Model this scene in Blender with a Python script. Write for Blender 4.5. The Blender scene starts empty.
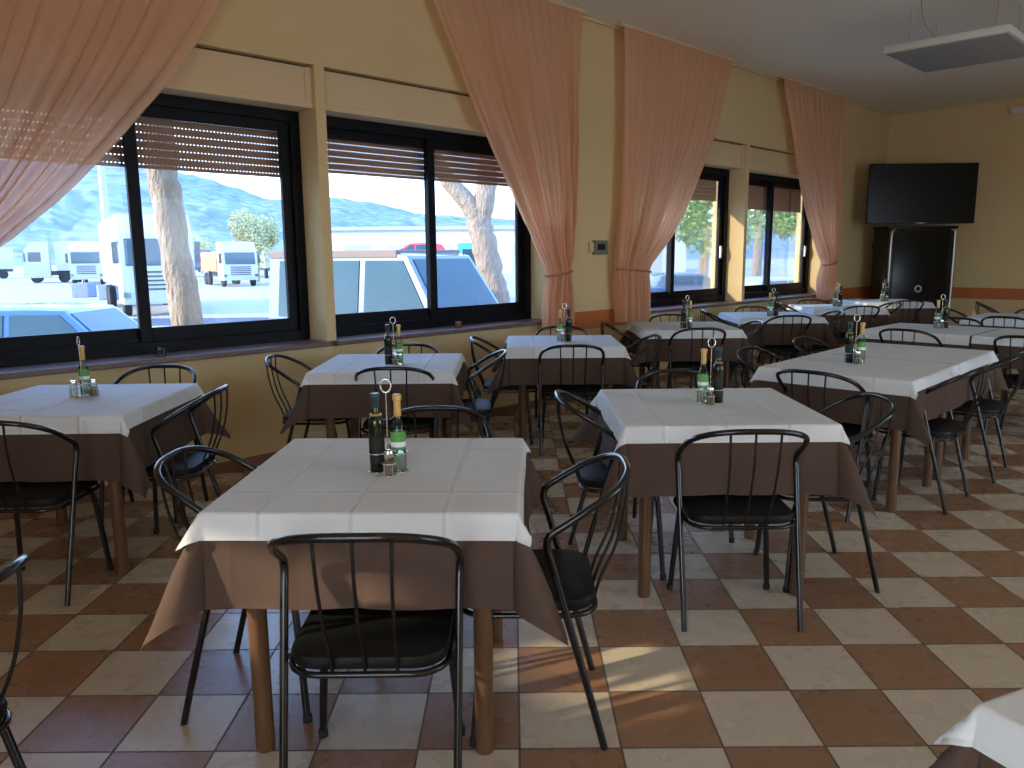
import bpy, math, random
from math import sin, cos, pi, radians, sqrt
from mathutils import Vector, Matrix, noise
random.seed(7)
SC = bpy.context.scene
COL = SC.collection

# ------------------------------------------------------------------ camera
F_PX, CAM_H, YAW, PITCH, ROLL = 780.0, 1.4378, -0.0021, 0.165, -0.0091
cd = bpy.data.cameras.new('camera'); cd.sensor_width = 36; cd.lens = F_PX/1024*36
cd.clip_start = 0.05; cd.clip_end = 3000
cam = bpy.data.objects.new('camera', cd); COL.objects.link(cam)
_f = Vector((sin(YAW)*cos(PITCH), cos(YAW)*cos(PITCH), -sin(PITCH)))
_r0 = Vector((cos(YAW), -sin(YAW), 0)); _u0 = _r0.cross(_f)
_r = cos(ROLL)*_r0+sin(ROLL)*_u0; _u = -sin(ROLL)*_r0+cos(ROLL)*_u0
M = Matrix(((_r.x, _u.x, -_f.x, 0), (_r.y, _u.y, -_f.y, 0), (_r.z, _u.z, -_f.z, CAM_H), (0, 0, 0, 1)))
cam.matrix_world = M
SC.camera = cam

# ------------------------------------------------------------------ sky, sun, exposure
SC.view_settings.view_transform = 'Standard'; SC.view_settings.look = 'None'
SC.view_settings.gamma = 1; SC.view_settings.use_curve_mapping = False
SC.view_settings.exposure = 0.85
w = bpy.data.worlds.new('sky'); SC.world = w; w.use_nodes = True
wn = w.node_tree.nodes; wl = w.node_tree.links
bg = wn['Background']
tc = wn.new('ShaderNodeTexCoord'); sp = wn.new('ShaderNodeSeparateXYZ'); rp = wn.new('ShaderNodeValToRGB')
wl.new(tc.outputs['Generated'], sp.inputs[0]); wl.new(sp.outputs['Z'], rp.inputs[0]); wl.new(rp.outputs[0], bg.inputs[0])
e = rp.color_ramp.elements
e[0].position = 0.0; e[0].color = (0.84, 0.92, 1.0, 1)
e[1].position = 0.9; e[1].color = (0.16, 0.34, 0.78, 1)
x = e.new(0.12); x.color = (0.52, 0.74, 1.0, 1)
x = e.new(0.4); x.color = (0.32, 0.54, 0.98, 1)
bg.inputs[1].default_value = 3.4
SUN_AZ, SUN_EL = radians(22), radians(18)       # direction of travel, elevation
sd = bpy.data.lights.new('sun', 'SUN'); sd.energy = 4.6; sd.color = (1.0, 0.80, 0.55); sd.angle = radians(1.2)
so = bpy.data.objects.new('sun', sd); COL.objects.link(so)
so.rotation_euler = Vector((cos(SUN_AZ)*cos(SUN_EL), sin(SUN_AZ)*cos(SUN_EL), -sin(SUN_EL))).to_track_quat('-Z', 'Y').to_euler()

# the window wall runs at 45 degrees to the tiles: s along it, n into the room, z up
OFF, L45 = 4.99, sqrt(0.5)
def W(s, n, z=0.0):
    return Vector((L45*s-L45*(OFF-n), L45*s+L45*(OFF-n), z))
# fill lamps added to brighten the room, set at unseen openings (built below)
def fill_lamp(name, s, n, z, sx, sz, travel, energy, color):
    ld = bpy.data.lights.new(name, 'AREA'); ld.shape = 'RECTANGLE'; ld.size = sx; ld.size_y = sz
    ld.energy = energy; ld.color = color
    lo = bpy.data.objects.new(name, ld); COL.objects.link(lo)
    lo.location = W(s, n, z); lo.rotation_euler = Vector(travel).to_track_quat('-Z', 'Z').to_euler()
BACK_S, RIGHT_N, FAR_S, CEIL = -2.6, 9.6, 13.67, 3.62
T_ = Vector((L45, L45, 0)); N_ = Vector((L45, -L45, 0))     # along the wall, into the room
fill_lamp('window_daylight', BACK_S+0.05, 6.6, 1.7, 3.6, 1.7, T_, 42, (1.0, 0.84, 0.62))
fill_lamp('window_daylight_right', 5.5, RIGHT_N-0.05, 1.7, 5.0, 1.7, -N_, 45, (0.92, 0.96, 1.0))

# ------------------------------------------------------------------ materials
MATS = {}
def mat(name, base=(.5, .5, .5), rough=.6, metal=0., spec=.5, trans=0., alpha=1., coat=0., ior=1.45, noise_amt=0., nscale=5., bump=0., bscale=40.):
    m = bpy.data.materials.new(name); m.use_nodes = True; MATS[name] = m
    nt = m.node_tree; b = nt.nodes['Principled BSDF']
    b.inputs['Base Color'].default_value = (*base, 1); b.inputs['Roughness'].default_value = rough
    b.inputs['Metallic'].default_value = metal; b.inputs['Specular IOR Level'].default_value = spec
    b.inputs['Transmission Weight'].default_value = trans; b.inputs['Alpha'].default_value = alpha
    b.inputs['Coat Weight'].default_value = coat; b.inputs['IOR'].default_value = ior
    tcn = nt.nodes.new('ShaderNodeTexCoord')
    if noise_amt:
        n = nt.nodes.new('ShaderNodeTexNoise'); n.inputs['Scale'].default_value = nscale; n.inputs['Detail'].default_value = 5
        nt.links.new(tcn.outputs['Object'], n.inputs['Vector'])
        mx = nt.nodes.new('ShaderNodeMixRGB')
        mx.inputs[1].default_value = tuple(c*(1-noise_amt) for c in base)+(1,)
        mx.inputs[2].default_value = tuple(min(1, c*(1+noise_amt)) for c in base)+(1,)
        nt.links.new(n.outputs['Fac'], mx.inputs[0]); nt.links.new(mx.outputs[0], b.inputs['Base Color'])
    if bump:
        n2 = nt.nodes.new('ShaderNodeTexNoise'); n2.inputs['Scale'].default_value = bscale; n2.inputs['Detail'].default_value = 4
        nt.links.new(tcn.outputs['Object'], n2.inputs['Vector'])
        bp = nt.nodes.new('ShaderNodeBump'); bp.inputs['Strength'].default_value = bump; bp.inputs['Distance'].default_value = .01
        nt.links.new(n2.outputs['Fac'], bp.inputs['Height']); nt.links.new(bp.outputs[0], b.inputs['Normal'])
    return m
mat('wall', (.65, .49, .255), .8, noise_amt=.05, nscale=3, bump=.1, bscale=80)
mat('ceiling', (.86, .82, .68), .85, noise_amt=.03, nscale=2)
mat('box_panel', (.66, .50, .29), .6, noise_amt=.04)
mat('orange', (.50, .14, .035), .6, noise_amt=.08, nscale=8)
mat('sill', (.16, .10, .085), .35, noise_amt=.35, nscale=30)
mat('skirt', (.22, .10, .055), .4, noise_amt=.15)
mat('frame', (.003, .004, .007), .5, spec=.2, noise_amt=.1)
mat('slat', (.36, .19, .11), .6, noise_amt=.1, nscale=12)
mat('chrome', (.75, .75, .74), .18, 1.)
mat('brushed', (.55, .55, .53), .35, 1.)
mat('chair_tube', (.006, .007, .008), .22, spec=.5, coat=.15, noise_amt=.1)
mat('chair_seat', (.006, .007, .007), .5, spec=.25, noise_amt=.2, nscale=30, bump=.2, bscale=200)
mat('rubber', (.01, .01, .01), .7, noise_amt=.1)
mat('black_screen', (.006, .007, .007), .25, spec=.4, noise_amt=.1)
mat('black_box', (.010, .011, .010), .4, noise_amt=.15)
mat('white_panel', (.68, .66, .60), .5, noise_amt=.02)
mat('panel_under', (.34, .33, .29), .6, noise_amt=.05, nscale=60)
mat('grey_box', (.16, .17, .13), .5, noise_amt=.2, nscale=20)
mat('wire', (.35, .30, .22), .6, noise_amt=.05)
mat('oil_glass', (.006, .010, .005), .10, spec=.5, coat=.2, noise_amt=.1)
mat('dark_cap', (.02, .045, .05), .35, noise_amt=.1)
mat('gold_cap', (.62, .40, .12), .35, metal=.3, noise_amt=.1)
mat('pale_cap', (.75, .68, .50), .4, noise_amt=.05)
mat('green_label', (.10, .32, .07), .6, noise_amt=.35, nscale=90)
mat('white_label', (.75, .78, .72), .6, noise_amt=.1, nscale=90)
mat('salt', (.75, .72, .68), .8, noise_amt=.1, nscale=200)
mat('pepper', (.30, .19, .13), .8, noise_amt=.5, nscale=400)
mat('bark', (.36, .28, .21), .9, noise_amt=.5, nscale=9, bump=1., bscale=16)
for n_ in MATS['bark'].node_tree.nodes:
    if n_.type == 'TEX_NOISE':
        mp_ = MATS['bark'].node_tree.nodes.new('ShaderNodeMapping'); mp_.inputs['Scale'].default_value = (1.6, 1.6, .45)
        MATS['bark'].node_tree.links.new(n_.inputs['Vector'].links[0].from_socket, mp_.inputs[0]); MATS['bark'].node_tree.links.new(mp_.outputs[0], n_.inputs['Vector'])
    if n_.type == 'BUMP': n_.inputs['Distance'].default_value = .08
mat('leaf', (.28, .38, .12), .7, noise_amt=.4, nscale=1.5)
mat('olive_leaf', (.42, .42, .20), .7, noise_amt=.3, nscale=1.5)
mat('asphalt', (.38, .36, .34), .9, noise_amt=.10, nscale=.25)
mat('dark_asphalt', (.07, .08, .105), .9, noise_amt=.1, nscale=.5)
mat('hill', (.12, .17, .23), 1., noise_amt=1.7, nscale=.10)  # aerial haze is put into this bluish base colour
mat('truck_white', (.48, .48, .48), .35, noise_amt=.03)
mat('truck_grey', (.40, .43, .47), .5, noise_amt=.1)
mat('truck_dark', (.05, .06, .07), .5, noise_amt=.2)
mat('truck_glass', (.03, .07, .09), .08, noise_amt=.3, nscale=1)
mat('orange_load', (.62, .24, .09), .6, noise_amt=.1)
mat('car_blue', (.02, .10, .25), .2, coat=.6, noise_amt=.05)
mat('car_silver', (.20, .22, .27), .25, metal=.4, coat=.5, noise_amt=.05)
mat('van_roof', (.18, .125, .10), .5, noise_amt=.2, nscale=2)
mat('car_red', (.62, .03, .05), .25, coat=.6, noise_amt=.05)
mat('car_dark', (.10, .13, .17), .25, coat=.6, noise_amt=.05)
mat('flatbed_blue', (.05, .35, .62), .4, noise_amt=.05)
mat('tyre', (.02, .02, .022), .8, noise_amt=.2)
mat('concrete', (.20, .23, .29), .9, noise_amt=.25, nscale=4)
mat('pole', (.36, .39, .43), .5, noise_amt=.05)
mat('building', (.55, .55, .55), .8, noise_amt=.05, nscale=.3)
mat('tail_red', (.6, .03, .03), .4, noise_amt=.05)

def wood_mat():
    m = bpy.data.materials.new('wood'); m.use_nodes = True; MATS['wood'] = m
    nt = m.node_tree; b = nt.nodes['Principled BSDF']; b.inputs['Roughness'].default_value = .32
    tcn = nt.nodes.new('ShaderNodeTexCoord'); mp = nt.nodes.new('ShaderNodeMapping'); mp.inputs['Scale'].default_value = (30, 30, 2.5)
    n = nt.nodes.new('ShaderNodeTexNoise'); n.inputs['Scale'].default_value = 2; n.inputs['Detail'].default_value = 6
    r = nt.nodes.new('ShaderNodeValToRGB'); r.color_ramp.elements[0].color = (.060, .030, .015, 1); r.color_ramp.elements[1].color = (.17, .085, .038, 1)
    nt.links.new(tcn.outputs['Object'], mp.inputs[0]); nt.links.new(mp.outputs[0], n.inputs[0]); nt.links.new(n.outputs['Fac'], r.inputs[0]); nt.links.new(r.outputs[0], b.inputs['Base Color'])
wood_mat()

def tile_mat():
    m = bpy.data.materials.new('tiles'); m.use_nodes = True; MATS['tiles'] = m
    nt = m.node_tree; L = nt.links; b = nt.nodes['Principled BSDF']
    def N(t): return nt.nodes.new(t)
    def math_(op, a, c=None, d=None):
        q = N('ShaderNodeMath'); q.operation = op
        for i, v in enumerate((a, c, d)):
            if v is None: continue
            if isinstance(v, (int, float)): q.inputs[i].default_value = v
            else: L.new(v, q.inputs[i])
        return q.outputs[0]
    tcn = N('ShaderNodeTexCoord'); s = N('ShaderNodeSeparateXYZ'); L.new(tcn.outputs['Object'], s.inputs[0])
    u = math_('DIVIDE', math_('SUBTRACT', s.outputs[0], .3082-30), .3)
    v = math_('DIVIDE', math_('SUBTRACT', s.outputs[1], 2.0901-30), .3)
    fu, fv = math_('FLOOR', u), math_('FLOOR', v)
    par = math_('MODULO', math_('ADD', fu, fv), 2.)            # 0 = terracotta
    cb = N('ShaderNodeCombineXYZ'); L.new(fu, cb.inputs[0]); L.new(fv, cb.inputs[1])
    wn_ = N('ShaderNodeTexWhiteNoise'); L.new(cb.outputs[0], wn_.inputs['Vector'])
    nz = N('ShaderNodeTexNoise'); nz.inputs['Scale'].default_value = 9; nz.inputs['Detail'].default_value = 3; L.new(tcn.outputs['Object'], nz.inputs['Vector'])
    k = math_('ADD', math_('MULTIPLY', nz.outputs['Fac'], .22), math_('MULTIPLY', wn_.outputs['Value'], .55))
    def two(a, c):
        x = N('ShaderNodeMixRGB'); x.inputs[1].default_value = (*a, 1); x.inputs[2].default_value = (*c, 1); L.new(k, x.inputs[0]); return x.outputs[0]
    terra = two((.25, .132, .066), (.34, .18, .092)); beige = two((.50, .405, .28), (.58, .48, .345))
    mx = N('ShaderNodeMixRGB'); L.new(par, mx.inputs[0]); L.new(terra, mx.inputs[1]); L.new(beige, mx.inputs[2])
    du = math_('ABSOLUTE', math_('SUBTRACT', math_('FRACT', u), .5)); dv = math_('ABSOLUTE', math_('SUBTRACT', math_('FRACT', v), .5))
    g = math_('GREATER_THAN', math_('MAXIMUM', du, dv), .4885)
    m2 = N('ShaderNodeMixRGB'); L.new(g, m2.inputs[0]); L.new(mx.outputs[0], m2.inputs[1]); m2.inputs[2].default_value = (.10, .065, .045, 1)
    L.new(m2.outputs[0], b.inputs['Base Color'])
    L.new(math_('ADD', math_('MULTIPLY', g, .4), math_('ADD', math_('MULTIPLY', nz.outputs['Fac'], .12), .22)), b.inputs['Roughness'])
    bp = N('ShaderNodeBump'); bp.inputs['Strength'].default_value = .35; bp.inputs['Distance'].default_value = .003
    L.new(math_('MULTIPLY', g, -1.), bp.inputs['Height']); L.new(bp.outputs[0], b.inputs['Normal'])
tile_mat()

def cloth_mat(name, col, crease, transl=.15):
    m = bpy.data.materials.new(name); m.use_nodes = True; MATS[name] = m
    nt = m.node_tree; L = nt.links; b = nt.nodes['Principled BSDF']; out = nt.nodes['Material Output']
    b.inputs['Base Color'].default_value = (*col, 1); b.inputs['Roughness'].default_value = .85; b.inputs['Specular IOR Level'].default_value = .2
    tcn = nt.nodes.new('ShaderNodeTexCoord')
    nz = nt.nodes.new('ShaderNodeTexNoise'); nz.inputs['Scale'].default_value = 6; nz.inputs['Detail'].default_value = 6
    L.new(tcn.outputs['UV'], nz.inputs['Vector'])
    mixc = nt.nodes.new('ShaderNodeMixRGB'); mixc.inputs[1].default_value = tuple(c*.93 for c in col)+(1,); mixc.inputs[2].default_value = tuple(min(1, c*1.05) for c in col)+(1,)
    L.new(nz.outputs['Fac'], mixc.inputs[0]); L.new(mixc.outputs[0], b.inputs['Base Color'])
    # fold creases where the square was folded into quarters and again
    s = nt.nodes.new('ShaderNodeSeparateXYZ'); L.new(tcn.outputs['UV'], s.inputs[0])
    def M_(op, a, c):
        q = nt.nodes.new('ShaderNodeMath'); q.operation = op
        for i, v in enumerate((a, c)):
            if isinstance(v, (int, float)): q.inputs[i].default_value = v
            else: L.new(v, q.inputs[i])
        return q.outputs[0]
    def ridge(o):
        t = M_('ABSOLUTE', M_('SUBTRACT', M_('FRACT', M_('MULTIPLY', o, 4.), 0), .5), 0)
        return M_('MAXIMUM', M_('SUBTRACT', 1., M_('MULTIPLY', M_('SUBTRACT', .5, t), 22.)), 0.)
    h = M_('ADD', ridge(s.outputs[0]), ridge(s.outputs[1]))
    h2 = M_('ADD', M_('MULTIPLY', h, crease), M_('MULTIPLY', nz.outputs['Fac'], .9))
    bp = nt.nodes.new('ShaderNodeBump'); bp.inputs['Strength'].default_value = .5; bp.inputs['Distance'].default_value = .012
    L.new(h2, bp.inputs['Height']); L.new(bp.outputs[0], b.inputs['Normal'])
    tr = nt.nodes.new('ShaderNodeBsdfTranslucent'); tr.inputs[0].default_value = (*col, 1); L.new(bp.outputs[0], tr.inputs['Normal'])
    ms = nt.nodes.new('ShaderNodeMixShader'); ms.inputs[0].default_value = transl
    L.new(b.outputs[0], ms.inputs[1]); L.new(tr.outputs[0], ms.inputs[2]); L.new(ms.outputs[0], out.inputs[0])
cloth_mat('white_cloth', (.77, .785, .78), .9)
cloth_mat('brown_cloth', (.095, .059, .044), .12, .1)

def curtain_mat():
    m = bpy.data.materials.new('curtain'); m.use_nodes = True; MATS['curtain'] = m
    nt = m.node_tree; L = nt.links; nt.nodes.remove(nt.nodes['Principled BSDF']); out = nt.nodes['Material Output']
    tcn = nt.nodes.new('ShaderNodeTexCoord'); mp = nt.nodes.new('ShaderNodeMapping'); mp.inputs['Scale'].default_value = (260, 900, 900)
    nz = nt.nodes.new('ShaderNodeTexNoise'); nz.inputs['Scale'].default_value = 1; L.new(tcn.outputs['UV'], mp.inputs[0]); L.new(mp.outputs[0], nz.inputs[0])
    cr = nt.nodes.new('ShaderNodeMixRGB'); cr.inputs[1].default_value = (.84, .52, .33, 1); cr.inputs[2].default_value = (.93, .66, .45, 1); L.new(nz.outputs['Fac'], cr.inputs[0])
    d = nt.nodes.new('ShaderNodeBsdfDiffuse'); L.new(cr.outputs[0], d.inputs[0])
    t = nt.nodes.new('ShaderNodeBsdfTranslucent'); L.new(cr.outputs[0], t.inputs[0])
    tp = nt.nodes.new('ShaderNodeBsdfTransparent'); tp.inputs[0].default_value = (1, .80, .66, 1)
    a = nt.nodes.new('ShaderNodeMixShader'); a.inputs[0].default_value = .5; L.new(d.outputs[0], a.inputs[1]); L.new(t.outputs[0], a.inputs[2])
    c = nt.nodes.new('ShaderNodeMixShader'); c.inputs[0].default_value = .13; L.new(a.outputs[0], c.inputs[1]); L.new(tp.outputs[0], c.inputs[2])
    L.new(c.outputs[0], out.inputs[0])
curtain_mat()

def pane_mat(name, tint, refl):
    m = bpy.data.materials.new(name); m.use_nodes = True; MATS[name] = m
    nt = m.node_tree; L = nt.links; nt.nodes.remove(nt.nodes['Principled BSDF']); out = nt.nodes['Material Output']
    tp = nt.nodes.new('ShaderNodeBsdfTransparent'); tp.inputs[0].default_value = (*tint, 1)
    g = nt.nodes.new('ShaderNodeBsdfGlossy'); g.inputs['Roughness'].default_value = .03; g.inputs[0].default_value = (1, 1, 1, 1)
    lw = nt.nodes.new('ShaderNodeLayerWeight'); lw.inputs[0].default_value = .25
    ml = nt.nodes.new('ShaderNodeMath'); ml.operation = 'MULTIPLY'; ml.inputs[1].default_value = refl; L.new(lw.outputs['Fresnel'], ml.inputs[0])
    ms = nt.nodes.new('ShaderNodeMixShader'); L.new(ml.outputs[0], ms.inputs[0]); L.new(tp.outputs[0], ms.inputs[1]); L.new(g.outputs[0], ms.inputs[2]); L.new(ms.outputs[0], out.inputs[0])
pane_mat('pane', (.95, .98, 1.0), .5)
pane_mat('clear_glass', (.80, .88, .84), 1.2)

# ------------------------------------------------------------------ mesh helpers
class MB:
    def __init__(s): s.v, s.f, s.uv = [], [], None
    def add(s, vs, fs):
        o = len(s.v); s.v += [tuple(q) for q in vs]; s.f += [tuple(i+o for i in q) for q in fs]; return s
    def box(s, x0, x1, y0, y1, z0, z1, b=0.):
        if b <= 0:
            vs = [(x, y, z) for z in (z0, z1) for y in (y0, y1) for x in (x0, x1)]
            return s.add(vs, [(0, 2, 3, 1), (4, 5, 7, 6), (0, 1, 5, 4), (2, 6, 7, 3), (0, 4, 6, 2), (1, 3, 7, 5)])
        b = min(b, (x1-x0)/2.01, (y1-y0)/2.01, (z1-z0)/2.01)
        rings = []
        for z, i in ((z0, b), (z0+b*.3, b*.3), (z0+b, 0), (z1-b, 0), (z1-b*.3, b*.3), (z1, b)):
            rg = []
            for cx, cy, a0 in ((x1-b, y1-b, 0), (x0+b, y1-b, 90), (x0+b, y0+b, 180), (x1-b, y0+b, 270)):
                for k in range(4):
                    a = radians(a0+k*30); rr = b-i*.999
                    rg.append((cx+cos(a)*rr, cy+sin(a)*rr, z))
            rings.append(rg)
        return s.loft(rings)
    def loft(s, rings, cap=True, closed=True):
        n = len(rings[0]); vs = [q for r in rings for q in r]; fs = []
        for i in range(len(rings)-1):
            for j in range(n if closed else n-1):
                k = (j+1) % n; fs.append((i*n+j, i*n+k, (i+1)*n+k, (i+1)*n+j))
        if cap: fs += [tuple(range(n-1, -1, -1)), tuple(range((len(rings)-1)*n, len(rings)*n))]
        return s.add(vs, fs)
    def tube(s, pts, r, seg=8, cap=True, closed=False):
        pts = [Vector(q) for q in pts]; n = len(pts)
        rs = r if isinstance(r, (list, tuple)) else [r]*n
        up = None; rings = []
        for i, q in enumerate(pts):
            if closed: t = pts[(i+1) % n]-pts[i-1]
            else: t = pts[min(i+1, n-1)]-pts[max(i-1, 0)]
            t.normalize()
            if up is None:
                up = Vector((0, 0, 1)) if abs(t.z) < .9 else Vector((0, 1, 0))
            up = (up-t*up.dot(t)).normalized(); sd_ = t.cross(up)
            rings.append([q+(up*cos(2*pi*k/seg)+sd_*sin(2*pi*k/seg))*rs[i] for k in range(seg)])
        if closed: rings.append(rings[0]); cap = False
        return s.loft(rings, cap)
    def lathe(s, prof, cx=0, cy=0, z=0, seg=16, cap=True):
        return s.loft([[(cx+r*cos(2*pi*k/seg), cy+r*sin(2*pi*k/seg), z+h) for k in range(seg)] for r, h in prof], cap)
    def prism(s, poly, y0, y1):       # poly in x,z extruded in y
        n = len(poly); vs = [(x, y0, z) for x, z in poly]+[(x, y1, z) for x, z in poly]
        fs = [tuple(range(n)), tuple(range(2*n-1, n-1, -1))]+[(i, i+n, (i+1) % n+n, (i+1) % n) for i in range(n)]
        return s.add(vs, fs)
    def obj(s, name, m, parent=None, smooth=None, loc=None, rz=0):
        me = bpy.data.meshes.new(name); me.from_pydata(s.v, [], s.f)
        if s.uv:
            ul = me.uv_layers.new(name='UVMap')
            for p_ in me.polygons:
                for li in p_.loop_indices: ul.data[li].uv = s.uv[me.loops[li].vertex_index]
        me.validate(); me.update()
        import bmesh
        bm = bmesh.new(); bm.from_mesh(me); bmesh.ops.recalc_face_normals(bm, faces=bm.faces); bm.to_mesh(me); bm.free()
        me.materials.append(MATS[m])
        if smooth is not None:
            for p_ in me.polygons: p_.use_smooth = True
            if smooth < 180:
                try: me.set_sharp_from_angle(angle=radians(smooth))
                except Exception: pass
        o = bpy.data.objects.new(name, me); COL.objects.link(o)
        if parent: o.parent = parent
        if loc is not None: o.location = loc
        o.rotation_euler.z = rz
        return o
def crv(P, n=6):                     # Catmull-Rom through points
    P = [Vector(q) for q in P]; out = []
    for i in range(len(P)-1):
        a, b, c, d = P[max(i-1, 0)], P[i], P[i+1], P[min(i+2, len(P)-1)]
        for k in range(n):
            t = k/n; out.append(.5*((2*b)+(c-a)*t+(2*a-5*b+4*c-d)*t*t+(3*b-a-3*c+d)*t**3))
    return out+[P[-1]]
def tag(o, label, cat, group=None, kind=None):
    if label: o['label'] = label
    if cat: o['category'] = cat
    if group: o['group'] = group
    if kind: o['kind'] = kind
    return o
def empty(name, loc, rz=0.):
    o = bpy.data.objects.new(name, None); COL.objects.link(o); o.location = loc; o.rotation_euler.z = rz; o.empty_display_size = .1
    return o
def copy_tree(o, loc, rz):
    kids = {}
    for q in COL.objects:
        if q.parent: kids.setdefault(q.parent.name, []).append(q)
    def rec(a, par):
        c = a.copy(); COL.objects.link(c)
        if par: c.parent = par
        for k in kids.get(a.name, []): rec(k, c)
        return c
    r = rec(o, None); r.location = loc; r.rotation_euler.z = rz
    return r
def structure(o): o['kind'] = 'structure'; return o
P45 = pi/4
def WO(s, n, z=0.): return W(s, n, z)      # object placed in the wall frame: local x = along wall, local y = outward

# ------------------------------------------------------------------ room
TH = .45; GZ_ = -.9
floor = MB()
c4 = [W(BACK_S-TH, -TH), W(FAR_S+TH, -TH), W(FAR_S+TH, RIGHT_N+TH), W(BACK_S-TH, RIGHT_N+TH)]
floor.add([(q.x, q.y, z) for z in (0, -.12) for q in c4], [(0, 1, 2, 3), (7, 6, 5, 4)]+[(i, i+4, (i+1) % 4+4, (i+1) % 4) for i in range(4)])
structure(floor.obj('floor', 'tiles'))
cl = MB(); cl.add([(q.x, q.y, z) for z in (CEIL, CEIL+.15) for q in c4], [(0, 1, 2, 3), (7, 6, 5, 4)]+[(i, i+4, (i+1) % 4+4, (i+1) % 4) for i in range(4)])
structure(cl.obj('ceiling', 'ceiling'))
def wall_holes(x0, x1, holes):
    """wall in local x 0.., thickness along +y, holes = (xa, xb, za, zb)"""
    m = MB(); x = x0
    for xa, xb, za, zb in holes:
        m.box(x, xa, 0, TH, -.9, CEIL); m.box(xa, xb, 0, TH, -.9, za); m.box(xa, xb, 0, TH, zb, CEIL); x = xb
    m.box(x, x1, 0, TH, -.9, CEIL)
    return m
SILL, WTOP, BTOP = .82, 2.46, 2.745
WINS = [(.73, 3.06), (3.14, 5.47), (6.77, 9.10), (9.17, 11.50)]
structure(wall_holes(BACK_S-TH, FAR_S+TH, [(a, b, SILL, BTOP) for a, b in WINS]).obj('wall_left', 'wall', loc=W(0, 0), rz=P45))
def at_wall(o, s, n, rz): o.location = W(s, n); o.rotation_euler.z = rz
o = wall_holes(0, RIGHT_N, []).obj('wall_far', 'wall'); structure(o); at_wall(o, FAR_S, 0, P45-pi/2)
BACK_H = [(RIGHT_N-8.8, RIGHT_N-4.2, .6, 2.6), (RIGHT_N-1.80, RIGHT_N-1.0, 1.53, 2.06)]  # wide opening added for more light, narrow one shaped to aim the sun
o = wall_holes(0, RIGHT_N, BACK_H).obj('wall_back', 'wall'); structure(o); at_wall(o, BACK_S, RIGHT_N, P45+pi/2)
RH = [(FAR_S-8.2, FAR_S-2.8, .85, 2.6)]  # unseen opening added to bring light in from the right
o = wall_holes(0, FAR_S-BACK_S, RH).obj('wall_right', 'wall'); structure(o); at_wall(o, FAR_S, RIGHT_N, P45+pi)

# unseen block added outside to keep the sun off the first two windows
m = MB(); m.box(-5.2, -3.0, 0, 3.9, GZ_, 5.0); structure(m.obj('wall_wing', 'wall', loc=W(0, -TH), rz=P45))
# skirting and painted band
m = MB(); m.box(BACK_S, FAR_S, -.014, 0, 0, .075, .004); structure(m.obj('baseboard_left', 'skirt', loc=W(0, 0), rz=P45))
m = MB(); m.box(0, RIGHT_N, -.014, 0, 0, .075, .004); o = m.obj('baseboard_far', 'skirt'); structure(o); at_wall(o, FAR_S, 0, P45-pi/2)
m = MB(); m.box(5.56, 6.69, -.003, 0, .69, .87); structure(m.obj('trim_1', 'orange', loc=W(0, 0), rz=P45))
m = MB(); m.box(11.58, FAR_S, -.003, 0, .69, .87); structure(m.obj('trim_2', 'orange', loc=W(0, 0), rz=P45))
m = MB(); m.box(0, RIGHT_N, -.003, 0, .69, .86); o = m.obj('trim_3', 'orange'); structure(o); at_wall(o, FAR_S, 0, P45-pi/2)
# small cove where the walls meet the ceiling
m = MB(); m.box(BACK_S, FAR_S, -.03, 0, CEIL-.03, CEIL, .008); structure(m.obj('trim_4', 'wall', loc=W(0, 0), rz=P45))
m = MB(); m.box(0, RIGHT_N, -.03, 0, CEIL-.03, CEIL, .008); o = m.obj('trim_5', 'wall'); structure(o); at_wall(o, FAR_S, 0, P45-pi/2)

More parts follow.
